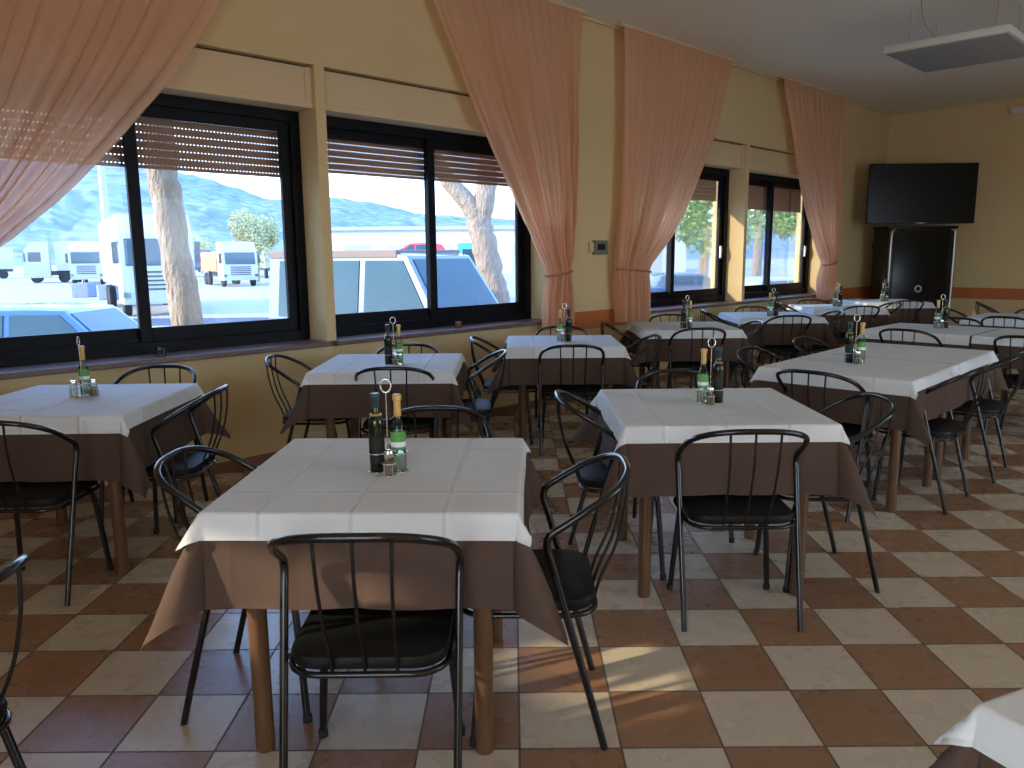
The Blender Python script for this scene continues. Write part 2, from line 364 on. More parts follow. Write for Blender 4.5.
def window(idx, a, b, shutter_z):
    win = empty('window_%d' % idx, W(a, 0, 0), P45); structure(win)
    wd = b-a; mid = wd/2
    fr = MB(); y0, y1 = .23, .35
    for bx in ((0, .075, SILL, WTOP), (wd-.075, wd, SILL, WTOP)): fr.box(bx[0], bx[1], y0, y1, bx[2], bx[3], .004)
    fr.box(.075, wd-.075, y0, y1, SILL, SILL+.075, .004); fr.box(.075, wd-.075, y0, y1, WTOP-.075, WTOP, .004)
    fr.box(.075, wd-.075, y0+.055, y0+.065, SILL+.075, SILL+.095); fr.box(wd-.09, wd-.075, y0+.05, y0+.06, SILL+.08, WTOP-.08)
    fr.obj('window_frame', 'frame', win)
    for x0, x1, yy in ((.07, mid+.045, .305), (mid-.045, wd-.07, .262)):
        sh = MB(); z0, z1 = SILL+.07, WTOP-.07; t = .075
        sh.box(x0, x0+t, yy, yy+.035, z0, z1, .004); sh.box(x1-t, x1, yy, yy+.035, z0, z1, .004)
        sh.box(x0+t, x1-t, yy, yy+.035, z0, z0+t+.02, .004); sh.box(x0+t, x1-t, yy, yy+.035, z1-t, z1, .004)
        so_ = sh.obj('window_sash', 'frame', win)
        g = MB(); g.box(x0+t-.005, x1-t+.005, yy+.013, yy+.019, z0+t+.015, z1-t+.005); g.obj('glass', 'pane', so_)
    hd = MB(); hd.box(wd-.135, wd-.095, .240, .264, 1.36, 1.52, .006); hd.box(wd-.15, wd-.128, .230, .245, 1.40, 1.48, .004)
    if idx > 2: ho = hd.obj('latch', 'brushed', win); ho['label'] = 'grey metal latch'
    # roller shutter: slats joined by small webs, daylight through the slots between them
    sl = MB(); z = shutter_z; p = .050; x0, x1 = .03, wd-.03
    sl.box(x0, x1, .384, .402, z-.012, z+.010, .003); z += .010
    while z < WTOP-.03:
        sl.box(x0, x1, .386, .396, z+.007, z+p, .002)
        x_ = x0
        while x_ < x1: sl.box(x_, x_+.014, .387, .395, z-.001, z+.008); x_ += .0245
        z += p
    sl.obj('roller_shutter', 'slat', win)
    bx = MB(); bx.box(.0, wd, .05, .38, WTOP, BTOP-.014, .003)
    bx.box(.0, wd, .036, .051, WTOP, WTOP+.04, .003); bx.box(wd-.05, wd, .040, .051, WTOP+.04, BTOP-.014, .003)
    bx.obj('shutter_box', 'box_panel', win)
    gp = MB(); gp.box(0, wd, .09, .38, BTOP-.014, BTOP); gp.obj('gap_strip', 'frame', win)
    si = MB(); si.box(-.07, wd+.07, -.045, .0, SILL-.035, SILL, .006); si.box(.001, wd-.001, 0, .44, SILL-.034, SILL+.001)
    si.obj('window_sill', 'sill', win)
    return win
for i, (ab, sz) in enumerate(zip(WINS, (2.02, 2.08, 2.09, 2.02))): window(i+1, ab[0], ab[1], sz)
# unseen plain windows, added behind the camera and at right to let in light
def unseen_window(idx, s, n, rz, holes):
    for k, (xa, xb, za, zb) in enumerate(holes):
        w_ = empty('window_%d' % (idx+k), W(s, n), rz); structure(w_)
        fr = MB(); t = .06
        fr.box(xa, xa+t, .1, .16, za, zb, .004); fr.box(xb-t, xb, .1, .16, za, zb, .004); fr.box(xa, xb, .1, .16, za, za+t, .004); fr.box(xa, xb, .1, .16, zb-t, zb, .004)
        nn = max(1, int((xb-xa)/1.3))
        for j in range(1, nn): xx = xa+(xb-xa)*j/nn; fr.box(xx-.03, xx+.03, .1, .16, za+t, zb-t, .004)
        fr.obj('window_frame', 'frame', w_)
        g = MB(); g.box(xa+t, xb-t, .127, .133, za+t, zb-t); g.obj('glass', 'pane', w_)
unseen_window(5, BACK_S, RIGHT_N, P45+pi/2, BACK_H)
unseen_window(7, FAR_S, RIGHT_N, P45+pi, RH)

# ------------------------------------------------------------------ curtains
def lerp_tab(tab, z):
    tab = sorted(tab)
    if z <= tab[0][0]: return tab[0][1]
    for (z0, v0), (z1, v1) in zip(tab, tab[1:]):
        if z <= z1:
            t = (z-z0)/(z1-z0); t = t*t*(3-2*t)*.35+t*.65
            return v0+(v1-v0)*t
    return tab[-1][1]
def smooth_tab(tab, z, h=.10):
    return sum(lerp_tab(tab, z+d*h) for d in (-1, -.5, 0, .5, 1))/5
def curtain(label, left, right, pleats, seed, tie_z=1.26, bottom=.74):
    rnd = random.Random(seed)
    root = empty('curtain', W((lerp_tab(left, CEIL)+lerp_tab(right, CEIL))/2, .13, 0), P45)
    tag(root, label, 'curtain', 'peach curtains along the windows')
    cx = (lerp_tab(left, CEIL)+lerp_tab(right, CEIL))/2
    nu, top = pleats*10, 3.57
    ph = [rnd.uniform(-.5, .5) for _ in range(pleats+3)]; am = [rnd.uniform(.5, 1.25) for _ in range(pleats+3)]
    zs = []; z = top
    while z > bottom: zs.append(z); z -= .02 if abs(z-tie_z) < .2 else .035
    zs.append(bottom)
    mb = MB(); mb.uv = []
    for z in zs:
        l, r = smooth_tab(left, z), smooth_tab(right, z); wdt = r-l
        kt = math.exp(-((z-tie_z)/.10)**2)
        gather = max(.0, min(1., 1-(wdt-.25)/1.6))
        amp = .016+.045*gather*(1-.55*kt)
        if z > top-.12: amp = .010+(top-z)/.12*(amp-.010)
        for i in range(nu+1):
            u = i/nu; q = u*pleats; k = int(q); fr_ = q-k
            a_ = am[k]*(1-fr_)+am[k+1]*fr_; p_ = ph[k]*(1-fr_)+ph[k+1]*fr_
            w1 = sin(2*pi*(q+p_*.35)); w1 = w1*(1-.25*w1*w1)*1.2
            w2 = sin(2*pi*(q*.31+p_+.25*z))
            y = amp*a_*w1+amp*.5*w2*(1 if z < top-.2 else .2)
            y += -.035*(1-(2*u-1)**2)*kt                # bundle rounds out at the tie
            su = u+.0030*sin(2*pi*q+.6)*gather
            sx = l+wdt*su
            if wdt > .6: sx += .012*sin(2*pi*(q+p_)+z*1.3)*min(1, (top-z)*2)
            mb.v.append((sx-cx, y, z)); mb.uv.append((u*pleats*.12, z*.5))
    n = nu+1
    for j in range(len(zs)-1):
        for i in range(nu): mb.f.append((j*n+i, j*n+i+1, (j+1)*n+i+1, (j+1)*n+i))
    mb.obj('fabric', 'curtain', root, smooth=180)
    # gathered heading tape
    l, r = lerp_tab(left, top), lerp_tab(right, top)
    hp = MB(); hn = pleats*6; vs = []; uvs = []
    for z in (top+.015, top-.055):
        for i in range(hn+1):
            u = i/hn; vs.append((l+(r-l)*u-cx, .006+.012*sin(2*pi*u*pleats*1.5), z)); uvs.append((u*pleats*.1, z))
    hp.add([(x, y-.008, z) for x, y, z in vs]+[(x, y-.011, z) for x, y, z in vs], [(i, i+1, i+hn+2, i+hn+1) for i in range(hn)]+[(i+2*hn+2, i+2*hn+3, i+3*hn+4, i+3*hn+3) for i in range(hn)])
    hp.uv = uvs+uvs; hp.obj('heading', 'curtain', root, smooth=60)
    rl = MB(); rl.box(l-cx-.04, r-cx+.04, -.014, .014, top+.016, CEIL-.001, .004); rl.obj('curtain_rail', 'box_panel', root)
    # tieback cord round the bundle
    tl, tr = smooth_tab(left, tie_z), smooth_tab(right, tie_z); mid = (tl+tr)/2-cx; hw = (tr-tl)/2+.012
    pts = [(mid+hw*cos(a), -.02+.075*sin(a), tie_z+.02*cos(a)*(1 if mid > 0 else -1)) for a in [2*pi*k/28 for k in range(28)]]
    tb = MB(); tb.tube(pts, .011, 6, closed=True); tb.obj('tieback', 'tie_cord', root, smooth=60)
    return root
mat('tie_cord', (.42, .17, .09), .7, noise_amt=.1, nscale=60)
C1R = [(3.6, 2.62), (3.3, 2.50), (2.99, 2.37), (2.73, 2.20), (2.47, 2.0), (2.19, 1.75), (1.87, 1.46), (1.67, 1.24), (1.51, 1.04), (1.36, .90), (1.26, .84), (1.1, .86), (.74, .92)]
curtain('wide peach curtain at the left edge, swept left across the first window',
        [(3.6, .62), (2.5, .52), (1.26, .45), (1.1, .44), (.74, .40)], C1R, 14, 1)
curtain('peach curtain swept right over the second window, tail bunched below its tie',
        [(3.6, 3.85), (3.35, 4.06), (2.73, 4.39), (2.48, 4.55), (2.22, 4.71), (1.93, 4.9), (1.65, 5.07), (1.45, 5.19), (1.31, 5.30), (1.26, 5.31), (1.05, 5.24), (.74, 5.24)],
        [(3.6, 5.79), (2.65, 5.75), (1.93, 5.68), (1.3, 5.60), (1.26, 5.6), (1.0, 5.64), (.74, 5.66)], 16, 2)
curtain('peach curtain swept left beside the grey wall box, over the third window',
        [(3.6, 6.40), (2.7, 6.42), (1.96, 6.40), (1.29, 6.33), (1.26, 6.33), (.74, 6.39)],
        [(3.6, 8.46), (2.92, 8.24), (2.66, 8.1), (2.4, 7.91), (2.1, 7.7), (1.79, 7.44), (1.55, 7.2), (1.42, 6.98), (1.30, 6.86), (1.2, 6.85), (.74, 6.86)], 17, 3)
curtain('farthest peach curtain, swept right over the fourth window near the television',
        [(3.6, 9.70), (3.48, 9.73), (2.75, 10.09), (2.4, 10.3), (2.0, 10.57), (1.7, 10.82), (1.46, 11.05), (1.35, 11.15), (1.26, 11.18), (1.0, 11.05), (.72, 11.08)],
        [(3.6, 11.68), (2.46, 11.7), (1.6, 11.60), (1.28, 11.48), (1.0, 11.6), (.72, 11.76)], 15, 4)

# ------------------------------------------------------------------ tables and cloths
HALF, TZ = .415, .75
def table_proto():
    t = empty('dining_table', (0, 0, 0))
    m = MB(); m.box(-HALF, HALF, -HALF, HALF, TZ-.03, TZ, .008); m.obj('tabletop', 'wood', t, 40)
    m = MB(); a = .345
    m.box(-a+.02, a-.02, -a-.01, -a+.01, .675, TZ-.031); m.box(-a+.02, a-.02, a-.01, a+.01, .675, TZ-.031)
    m.box(-a-.01, -a+.01, -a+.02, a-.02, .675, TZ-.031); m.box(a-.01, a+.01, -a+.02, a-.02, .675, TZ-.031); m.obj('apron', 'wood', t)
    for sx in (-1, 1):
        for sy in (-1, 1):
            m = MB(); m.lathe([(.026, 0), (.0275, .01), (.0275, .62), (.029, .66), (.029, TZ-.031)], sx*.325, sy*.335, 0, 18); m.obj('leg', 'wood', t, 40)
    return t
def cloth_obj(name, mname, half_cloth,  offx, offy, t, flare, cornerf, seed, label, cat, group, loc, rz, join=None):
    """square cloth laid on the table: flat on top, hanging over the edges, corners flaring out"""
    h = HALF+t; z0 = TZ+t; n = 56; mb = MB(); mb.uv = []
    rnd = random.Random(seed); ph = [rnd.uniform(0, 6.28) for _ in range(8)]
    cf = [cornerf*rnd.uniform(.8, 1.3) for _ in range(4)]
    # sample lines denser towards the hanging part
    def line(off):
        lo, hi = off-half_cloth, off+half_cloth
        base = [lo+(hi-lo)*i/n for i in range(n+1)]
        ex = []
        for e_ in (-h, h):
            if lo < e_ < hi: ex += [e_+d for d in (-.012, 0, .004, .009, .014, .02, -.004) if lo < e_+d < hi]
        s_ = sorted(base+ex); out = [s_[0]]
        for v_ in s_[1:]:
            if v_-out[-1] > .0025: out.append(v_)
        out[-1] = hi
        return out
    X, Y = line(offx), line(offy)
    lim = HALF+.003
    if join == '+x': X = [v for v in X if v < lim-.002]+[lim]
    if join == '-x': X = [-lim]+[v for v in X if v > -lim+.002]
    if join == '+y': Y = [v for v in Y if v < lim-.002]+[lim]
    if join == '-y': Y = [-lim]+[v for v in Y if v > -lim+.002]
    R = .012
    for y in Y:
        for x in X:
            dx = abs(x)-h; dy = abs(y)-h; sx = 1 if x > 0 else -1; sy = 1 if y > 0 else -1
            ox, oy = max(dx, 0), max(dy, 0)
            if ox == 0 and oy == 0:
                px, py, pz = x, y, z0+.0012*noise.noise(Vector((x*6, y*6, seed)))
            else:
                rho = sqrt(ox*ox+oy*oy)
                th = math.atan2(oy, ox); corner = 4*th*(pi/2-th)/(pi/2)**2 if (dx > 0 and dy > 0) else 0
                ci = cf[(1 if sx > 0 else 0)+(2 if sy > 0 else 0)]
                # edges next to a corner lift a bit with it
                near = 0
                if not (dx > 0 and dy > 0):
                    near = math.exp(-(min(abs(dx), abs(dy))/.10)**2)
                lean = flare+ci*(corner**1.4)+.05*near*ci/.45
                al = x if oy > ox else y
                lean += .035*sin(al*9+ph[0]+(2 if oy > ox else 0)*sx)+.02*sin(al*21+ph[1])*min(1, rho/.2)
                lean = max(.015, lean)
                arc = R*(pi/2-lean)
                if rho < arc: b_ = rho/R; out_, dn = R*sin(b_), R*(1-cos(b_))
                else:
                    b_ = pi/2-lean; out_ = R*sin(b_)+(rho-arc)*sin(lean); dn = R*(1-cos(b_))+(rho-arc)*cos(lean)
                ux, uy = (ox/rho, oy/rho)
                bx, by = max(-h, min(h, x)), max(-h, min(h, y))
                px, py, pz = bx+sx*ux*out_, by+sy*uy*out_, z0-dn
            mb.v.append((px, py, pz)); mb.uv.append(((x-offx)/(2*half_cloth)+.5, (y-offy)/(2*half_cloth)+.5))
    nx = len(X)
    for j in range(len(Y)-1):
        for i in range(nx-1): mb.f.append((j*nx+i, j*nx+i+1, (j+1)*nx+i+1, (j+1)*nx+i))
    o = mb.obj(name, mname, None, 180, loc, rz); tag(o, label, cat, group)
    return o
# id: x, y, rotation, phrase, white overhang offsets
TABLES = {
 'front': (-.41, 2.43, radians(-1.5), 'table nearest the camera'),
 'second': (.87, 3.46, 0, 'table right of centre'),
 'left': (-2.15, 3.76, radians(.8), 'table at the left edge'),
 'tree': (-.79, 4.97, 0, 'table under the second window'),
 'curtain': (.39, 6.12, 0, "table by the second window's curtain"),
 'third': (1.60, 7.32, 0, 'table under the third window'),
 'fourth': (2.80, 8.52, 0, 'table under the fourth window'),
 'sunny': (4.02, 9.75, 0, 'table below the farthest curtain'),
 'cabinet': (5.10, 10.75, 0, 'table before the black cabinet'),
 'long_near': (2.08, 4.65, radians(46.5), 'near half of the long slanted table'),
 'long_far': (2.66, 5.26, radians(46.5), 'far half of the long slanted table'),
 'cross': (3.68, 6.83, radians(44), 'slanted table behind the long one'),
 'cross_end': (4.28, 6.23, radians(44), 'half table at the right edge behind the long one'),
 'far_right': (5.20, 7.95, radians(44), 'farthest table at the right edge'),
 'corner': (1.27, .87, radians(24), 'table in the bottom right corner'),
}
JOIN = {'long_near': '+x', 'long_far': '-x', 'cross': '-y', 'cross_end': '+y'}
proto = None
for i, (k, (x, y, r, ph_)) in enumerate(TABLES.items()):
    if proto is None: proto = table_proto(); t = proto; t.location = (x, y, 0); t.rotation_euler.z = r
    else: t = copy_tree(proto, (x, y, 0), r)
    tag(t, 'square brown wooden '+ph_, 'table', 'dining tables')
    rnd = random.Random(i+40)
    nb = k in ('long_near', 'long_far', 'cross', 'cross_end')
    cloth_obj('tablecloth', 'brown_cloth', .695 if not nb else .67, rnd.uniform(-.015, .015), rnd.uniform(-.015, .015), .003, .07, .45, i, 'brown under cloth on the '+ph_, 'tablecloth', 'brown tablecloths', (x, y, 0), r, JOIN.get(k))
    offs = {'front': (-.012, -.005), 'second': (-.02, .0), 'left': (0, -.01)}.get(k, (rnd.uniform(-.015, .015), rnd.uniform(-.015, .015)))
    cloth_obj('table_cover', 'white_cloth', .50, offs[0], offs[1], .0095, .10, .50, i, 'white square cover on the '+ph_, 'table cover', 'white table covers', (x, y, 0), r, JOIN.get(k))

# ------------------------------------------------------------------ chairs
def chair_proto():
    c = empty('dining_chair', (0, 0, 0))
    half = [(.222, 0, 0), (.224, .05, .19), (.227, .105, .39), (.229, .150, .56), (.230, .166, .612), (.231, .168, .640), (.231, .155, .664),
            (.230, .105, .697), (.221, .045, .736), (.200, -.008, .765), (.160, -.046, .786), (.108, -.067, .798), (.05, -.077, .803)]
    pts = half+[(-x, y, z) for x, y, z in reversed(half)]
    c1 = crv(pts, 4)
    m = MB(); m.tube(c1, .0112, 10); m.obj('frame', 'chair_tube', c, 60)
    for x in (-.085, 0, .085):
        m = MB(); m.tube(crv([(x*1.08, -.072, .798), (x*1.04, -.068, .70), (x, -.042, .58), (x*.96, .002, .475), (x*.95, .020, .415)], 5), .0048, 8)
        m.obj('slat', 'chair_tube', c, 60)
    # seat pad: rounded square, slightly domed
    rings = []
    def rsq(hx, hy, z, cr):
        out = []
        for qx, qy, a0 in ((1, 1, 0), (-1, 1, 90), (-1, -1, 180), (1, -1, 270)):
            for k in range(6):
                a = radians(a0+k*18); out.append((qx*(hx-cr)+cr*cos(a), .225+qy*(hy-cr)+cr*sin(a), z))
        return out
    for hx, hy, z, cr in ((.185, .185, .418, .07), (.200, .200, .422, .08), (.205, .205, .436, .085), (.200, .200, .452, .08), (.180, .180, .459, .07), (.09, .09, .457, .04), (.01, .01, .456, .004)):
        rings.append(rsq(hx, hy, z, cr))
    m = MB(); m.loft(rings); m.obj('seat', 'chair_seat', c, 50)
    m = MB(); m.tube([Vector(q) for q in rsq(.203, .203, .408, .085)], .0085, 8, closed=True)
    for sx in (-1, 1): m.tube([(sx*.200, .12, .410), (sx*.229, .112, .408)], .008, 8)
    m.tube([(-.19, .33, .404), (.19, .33, .404)], .008, 8)
    m.obj('seat_frame', 'chair_tube', c, 60)
    for sx in (-1, 1):
        m = MB(); m.tube(crv([(sx*.165, .33, .405), (sx*.178, .352, .37), (sx*.186, .362, .30), (sx*.208, .385, .004)], 4), .0118, 10); lg = m.obj('leg', 'chair_tube', c, 60)
        m = MB(); m.lathe([(.013, 0), (.0145, .003), (.0145, .022), (.012, .026)], sx*.208, .385, 0, 12); m.obj('foot_cap', 'rubber', lg, 40)
    return c
CH = chair_proto(); ch_used = [False]
def chair(x, y, rz, label, group):
    """x, y: mid-point between the rear feet; rz: 0 faces +y"""
    if not ch_used[0]: o = CH; ch_used[0] = True; o.location = (x, y, 0); o.rotation_euler.z = rz
    else: o = copy_tree(CH, (x, y, 0), rz)
    tag(o, label, 'chair', group)
    return o
R_ = radians; G = 'black metal chairs with hoop backs'
A = R_(46.5); ax, ay = cos(A), sin(A)
CHAIRS = [
 (-.375, 1.775, R_(.5), 'black hoop-back chair nearest the camera, seen from behind at the nearest table'),
 (.262, 2.31, R_(89), 'black hoop-back chair on the right side of the nearest table'),
 (-1.035, 2.45, R_(-91), 'black hoop-back chair on the left side of the nearest table'),
 (-.325, 3.13, R_(180), 'black hoop-back chair on the far side of the nearest table, behind the bottles'),
 (.87, 2.80, R_(-1), 'black hoop-back chair seen from behind at the table right of centre'),
 (1.545, 3.36, R_(90), 'black hoop-back chair on the right of the table right of centre, before the long table'),
 (.275, 3.50, R_(-90), 'black hoop-back chair on the left of the table right of centre'),
 (.88, 4.12, R_(180), 'black hoop-back chair behind the table right of centre'),
 (-2.10, 3.07, R_(0), 'black hoop-back chair at the left edge, near side of the leftmost table'),
 (-1.50, 3.74, R_(92), 'black hoop-back chair tucked against the right side of the leftmost table'),
 (-2.06, 4.48, R_(180), 'black hoop-back chair under the first window, far side of the leftmost table'),
 (-1.12, 1.47, R_(92), 'black hoop-back chair cut off at the bottom left corner of the photo'),
 (-.70, 4.46, R_(0), 'black hoop-back chair on the near side of the table under the second window'),
 (-1.48, 4.95, R_(-90), 'black hoop-back chair on the left of the table under the second window'),
 (-.75, 5.50, R_(180), 'black hoop-back chair against the wall, far side of the table under the second window'),
 (-.13, 5.10, R_(92), 'black hoop-back chair on the right of the table under the second window'),
 (-.25, 6.02, R_(-90), "black hoop-back chair on the left of the table by the second window's curtain"),
 (.42, 5.48, R_(0), "black hoop-back chair on the near side of the table by the second window's curtain"),
 (.42, 6.78, R_(180), "black hoop-back chair on the far side of the table by the second window's curtain"),
 (1.05, 6.02, R_(90), "black hoop-back chair on the right of the table by the second window's curtain"),
 (1.60, 6.64, R_(0), 'black hoop-back chair on the near side of the table under the third window'),
 (1.62, 8.02, R_(180), 'black hoop-back chair on the far side of the table under the third window'),
 (.91, 7.34, R_(-90), 'black hoop-back chair on the left of the table under the third window'),
 (2.21, 7.2, R_(90), 'black hoop-back chair on the right of the table under the third window'),
 (2.80, 7.88, R_(0), 'black hoop-back chair on the near side of the table under the fourth window'),
 (2.80, 9.12, R_(180), 'black hoop-back chair on the far side of the table under the fourth window'),
 (2.17, 8.64, R_(-90), 'black hoop-back chair on the left of the table under the fourth window'),
 (3.43, 8.36, R_(90), 'black hoop-back chair on the right of the table under the fourth window'),
 (4.08, 9.15, R_(0), 'black hoop-back chair on the near side of the table below the farthest curtain'),
 (3.95, 10.30, R_(180), 'black hoop-back chair on the far side of the table below the farthest curtain'),
 (3.38, 9.75, R_(-90), 'black hoop-back chair on the left of the table below the farthest curtain'),
 (4.66, 9.65, R_(90), 'black hoop-back chair on the right of the table below the farthest curtain'),
 (5.10, 10.12, R_(0), 'black hoop-back chair on the near side of the table before the black cabinet'),
 (2.08-ax*.66, 4.65-ay*.66, A-pi/2, 'black hoop-back chair at the near left end of the long slanted table'),
 (2.08-ay*.66, 4.65+ax*.66, A+pi, 'black hoop-back chair on the far left side of the long slanted table, nearer one'),
 (2.66-ay*.66, 5.26+ax*.66, A+pi, 'black hoop-back chair on the far left side of the long slanted table, farther one'),
 (2.10+ay*.585, 4.68-ax*.585, A, 'black hoop-back chair on the right side of the long slanted table, nearer one'),
 (2.70+ay*.61, 5.30-ax*.61, A+R_(3), 'black hoop-back chair on the right side of the long slanted table, farther one'),
 (3.68-.707*.66, 6.83-.707*.66, R_(-46), 'black hoop-back chair on the near side of the slanted table behind the long one'),
 (4.28-.707*.66, 6.23-.707*.66, R_(-46), 'black hoop-back chair cut off at the right edge beyond the long slanted table'),
 (3.68+.707*.66, 6.83+.707*.66, R_(134), 'black hoop-back chair on the far side of the slanted table behind the long one'),
 (5.20-.707*.66, 7.95-.707*.66, R_(-46), 'black hoop-back chair on the near side of the farthest right table'),
 (5.20-.707*.66, 7.95+.707*.66, R_(-136), 'black hoop-back chair on the left end of the farthest right table'),
 (5.20+.707*.66, 7.95+.707*.66, R_(134), 'black hoop-back chair on the far side of the farthest right table'),
 (5.75, 9.55, R_(-110), 'lone black hoop-back chair before the orange band of the far wall'),
]
for c in CHAIRS: chair(*c, G)

# ------------------------------------------------------------------ cruet sets
def stand_proto():
    m = MB(); t = empty('cruet_stand', (0, 0, 0))
    def ring(cx, cy, r, z): m.tube([(cx+r*cos(2*pi*k/20), cy+r*sin(2*pi*k/20), z) for k in range(20)], .0016, 6, closed=True)
    for cx, cy, r in ((-.034, 0, .0285), (.034, 0, .0285), (.010, -.046, .0215), (.010, .046, .0215)):
        ring(cx, cy, r, .0025); ring(cx, cy, r, .062 if abs(cy) < .01 else .040)
        for a in ((2.4, 3.9) if cx < -.01 else (-.75, .75) if cx > .01 else (-2.2, -.9) if cy < 0 else (.9, 2.2)):
            m.tube([(cx+r*cos(a), cy+r*sin(a), .002), (cx+r*cos(a), cy+r*sin(a), .062 if abs(cy) < .01 else .040)], .0016, 6)
    m.tube([(-.034, 0, .002), (.034, 0, .002)], .0016, 6); m.tube([(.010, -.046, .002), (.010, .046, .002)], .0016, 6)
    m.obj('wire_rack', 'chrome', t, 60)
    m = MB(); m.tube([(0, 0, .002), (0, 0, .255)], .0022, 8)
    m.tube([(.0165*sin(2*pi*k/24), 0, .276-.021*cos(2*pi*k/24)) for k in range(24)], .0026, 8, closed=True); m.obj('handle', 'chrome', t, 60)
    return t
def oil_proto():
    t = empty('oil_bottle', (0, 0, 0))
    m = MB(); m.lathe([(.022, 0), (.0245, .003), (.0245, .155), (.0235, .168), (.016, .182), (.0115, .19), (.0110, .215)], seg=20); m.obj('bottle_body', 'oil_glass', t, 40)
    m = MB(); m.lathe([(.0175, .180), (.0195, .183), (.0175, .186), (.0125, .187)], seg=16); q = m.obj('neck_ring', 'gold_cap', t, 60)
    m = MB(); m.lathe([(.0125, .205), (.0135, .208), (.0135, .232), (.0155, .235), (.0155, .248), (.013, .251)], seg=18); m.obj('cap', 'dark_cap', t, 40)
    m = MB(); m.lathe([(.0249, .03), (.0249, .115)], seg=20, cap=False); q = m.obj('label', 'dark_label', t, 60)
    return t
mat('dark_label', (.006, .009, .006), .6, noise_amt=.6, nscale=80)
mat('vinegar', (.70, .72, .55), .05, trans=.8, noise_amt=.05)
def vin_proto():
    t = empty('vinegar_bottle', (0, 0, 0))
    m = MB(); m.lathe([(.021, 0), (.0235, .003), (.0235, .125), (.0225, .140), (.014, .160), (.0105, .172), (.0100, .215)], seg=20); m.obj('bottle_body', 'clear_glass', t, 40)
    m = MB(); m.lathe([(.019, .004), (.0205, .006), (.0205, .06), (.0200, .061)], seg=18); m.obj('vinegar', 'vinegar', t, 40)
    m = MB(); m.lathe([(.0240, .075), (.0240, .130)], seg=20, cap=False); lb = m.obj('label', 'green_label', t, 60); lb['label'] = 'green paper label'
    m = MB(); m.lathe([(.0244, .082), (.0244, .098)], seg=20, cap=False); m.obj('label_stripe', 'white_label', lb, 60)
    m = MB(); m.lathe([(.0115, .178), (.0125, .181), (.0115, .228), (.0148, .230), (.0148, .245), (.012, .247)], seg=18); cp = m.obj('cap', 'gold_cap', t, 40); cp['label'] = 'yellow gold cap'
    return t
def shaker_proto(fill, nm):
    t = empty(nm, (0, 0, 0))
    m = MB(); m.lathe([(.0165, 0), (.0178, .003), (.0165, .050), (.0145, .060)], seg=16); m.obj('jar', 'clear_glass', t, 40)
    m = MB(); m.lathe([(.0145, .003), (.0152, .005), (.0145, .045), (.0140, .046)], seg=14); m.obj('contents', fill, t, 40)
    m = MB(); m.lathe([(.0150, .058), (.0158, .060), (.0158, .072), (.0140, .078), (.006, .081)], seg=16); m.obj('lid', 'chrome', t, 40)
    return t
prot = dict(stand=stand_proto(), oil=oil_proto(), vin=vin_proto(), salt=shaker_proto('salt', 'salt_shaker'), pep=shaker_proto('pepper', 'pepper_shaker'))
used = set()
def put(key, x, y, z, rz, label, cat, group):
    if key not in used: used.add(key); o = prot[key]; o.location = (x, y, z); o.rotation_euler.z = rz
    else: o = copy_tree(prot[key], (x, y, z), rz)
    tag(o, label, cat, group)
SETS = {'front': (-.40, 2.40, 0), 'second': (.895, 3.50, R_(180)), 'left': (-2.13, 3.80, R_(100)), 'tree': (-.75, 4.86, R_(5)), 'curtain': (.40, 6.08, R_(170)),
        'third': (1.57, 7.05, R_(20)), 'fourth': (2.77, 8.33, R_(150)), 'sunny': (4.03, 9.72, R_(190)), 'cabinet': (5.05, 10.65, R_(200)), 'long_near': (2.09, 4.74, R_(-15)), 'cross': (3.76, 6.85, R_(170))}
for k, (x, y, r) in SETS.items():
    z = TZ+.0100; ph_ = TABLES[k][3]
    def L_(dx, dy): return (x+dx*cos(r)-dy*sin(r), y+dx*sin(r)+dy*cos(r))
    put('stand', x, y, z, r, 'chrome wire cruet stand on the '+ph_, 'cruet stand', 'cruet stands')
    q = L_(-.034, 0)
    if k != 'left': put('oil', q[0], q[1], z+.002, r, 'dark oil bottle on the '+ph_, 'bottle', 'oil bottles')
    q = L_(.034, 0); put('vin', q[0], q[1], z+.002, r, 'clear vinegar bottle with gold cap on the '+ph_, 'bottle', 'vinegar bottles')
    fy = -.043 if abs(((r+pi) % (2*pi))-pi) < pi/2 else .043
    q = L_(-.002, fy)
    if k != 'left':
        q = L_(.010, -.046); r2 = L_(.010, .046)
        front = q if q[1] < r2[1] else r2; back = r2 if front is q else q
        put('pep', front[0], front[1], z+.002, r, 'glass pepper shaker on the '+ph_, 'shaker', 'pepper shakers')
        put('salt', back[0], back[1], z+.002, r, 'glass salt shaker on the '+ph_, 'shaker', 'salt shakers')
    else:
        q = L_(.010, -.046); put('pep', q[0], q[1], z+.002, r, 'glass pepper shaker on the '+ph_, 'shaker', 'pepper shakers')
        q = L_(.010, .046); put('salt', q[0], q[1], z+.002, r, 'glass salt shaker on the '+ph_, 'shaker', 'salt shakers')

# things on the window sills
def tumbler(s, n, m_, label, r=.032, h=.06):
    m = MB(); m.lathe([(r*.85, 0), (r, .004), (r, h), (r-.004, h), (r-.005, .008), (.001, .007)], seg=20)
    o = m.obj('glass_tumbler', m_, None, 50, W(s, n, SILL+.002)); tag(o, label, 'glass', 'glasses on the sills')
tumbler(1.88, -.03, 'clear_glass', 'small clear glass on the sill below the first window')
mat('brown_glass', (.22, .10, .06), .3, noise_amt=.2)
tumbler(4.36, -.03, 'brown_glass', 'small brown glass on the sill below the second window', .028, .055)
tumbler(10.2, -.05, 'clear_glass', 'small clear glass on the sill below the fourth window', .035, .07)

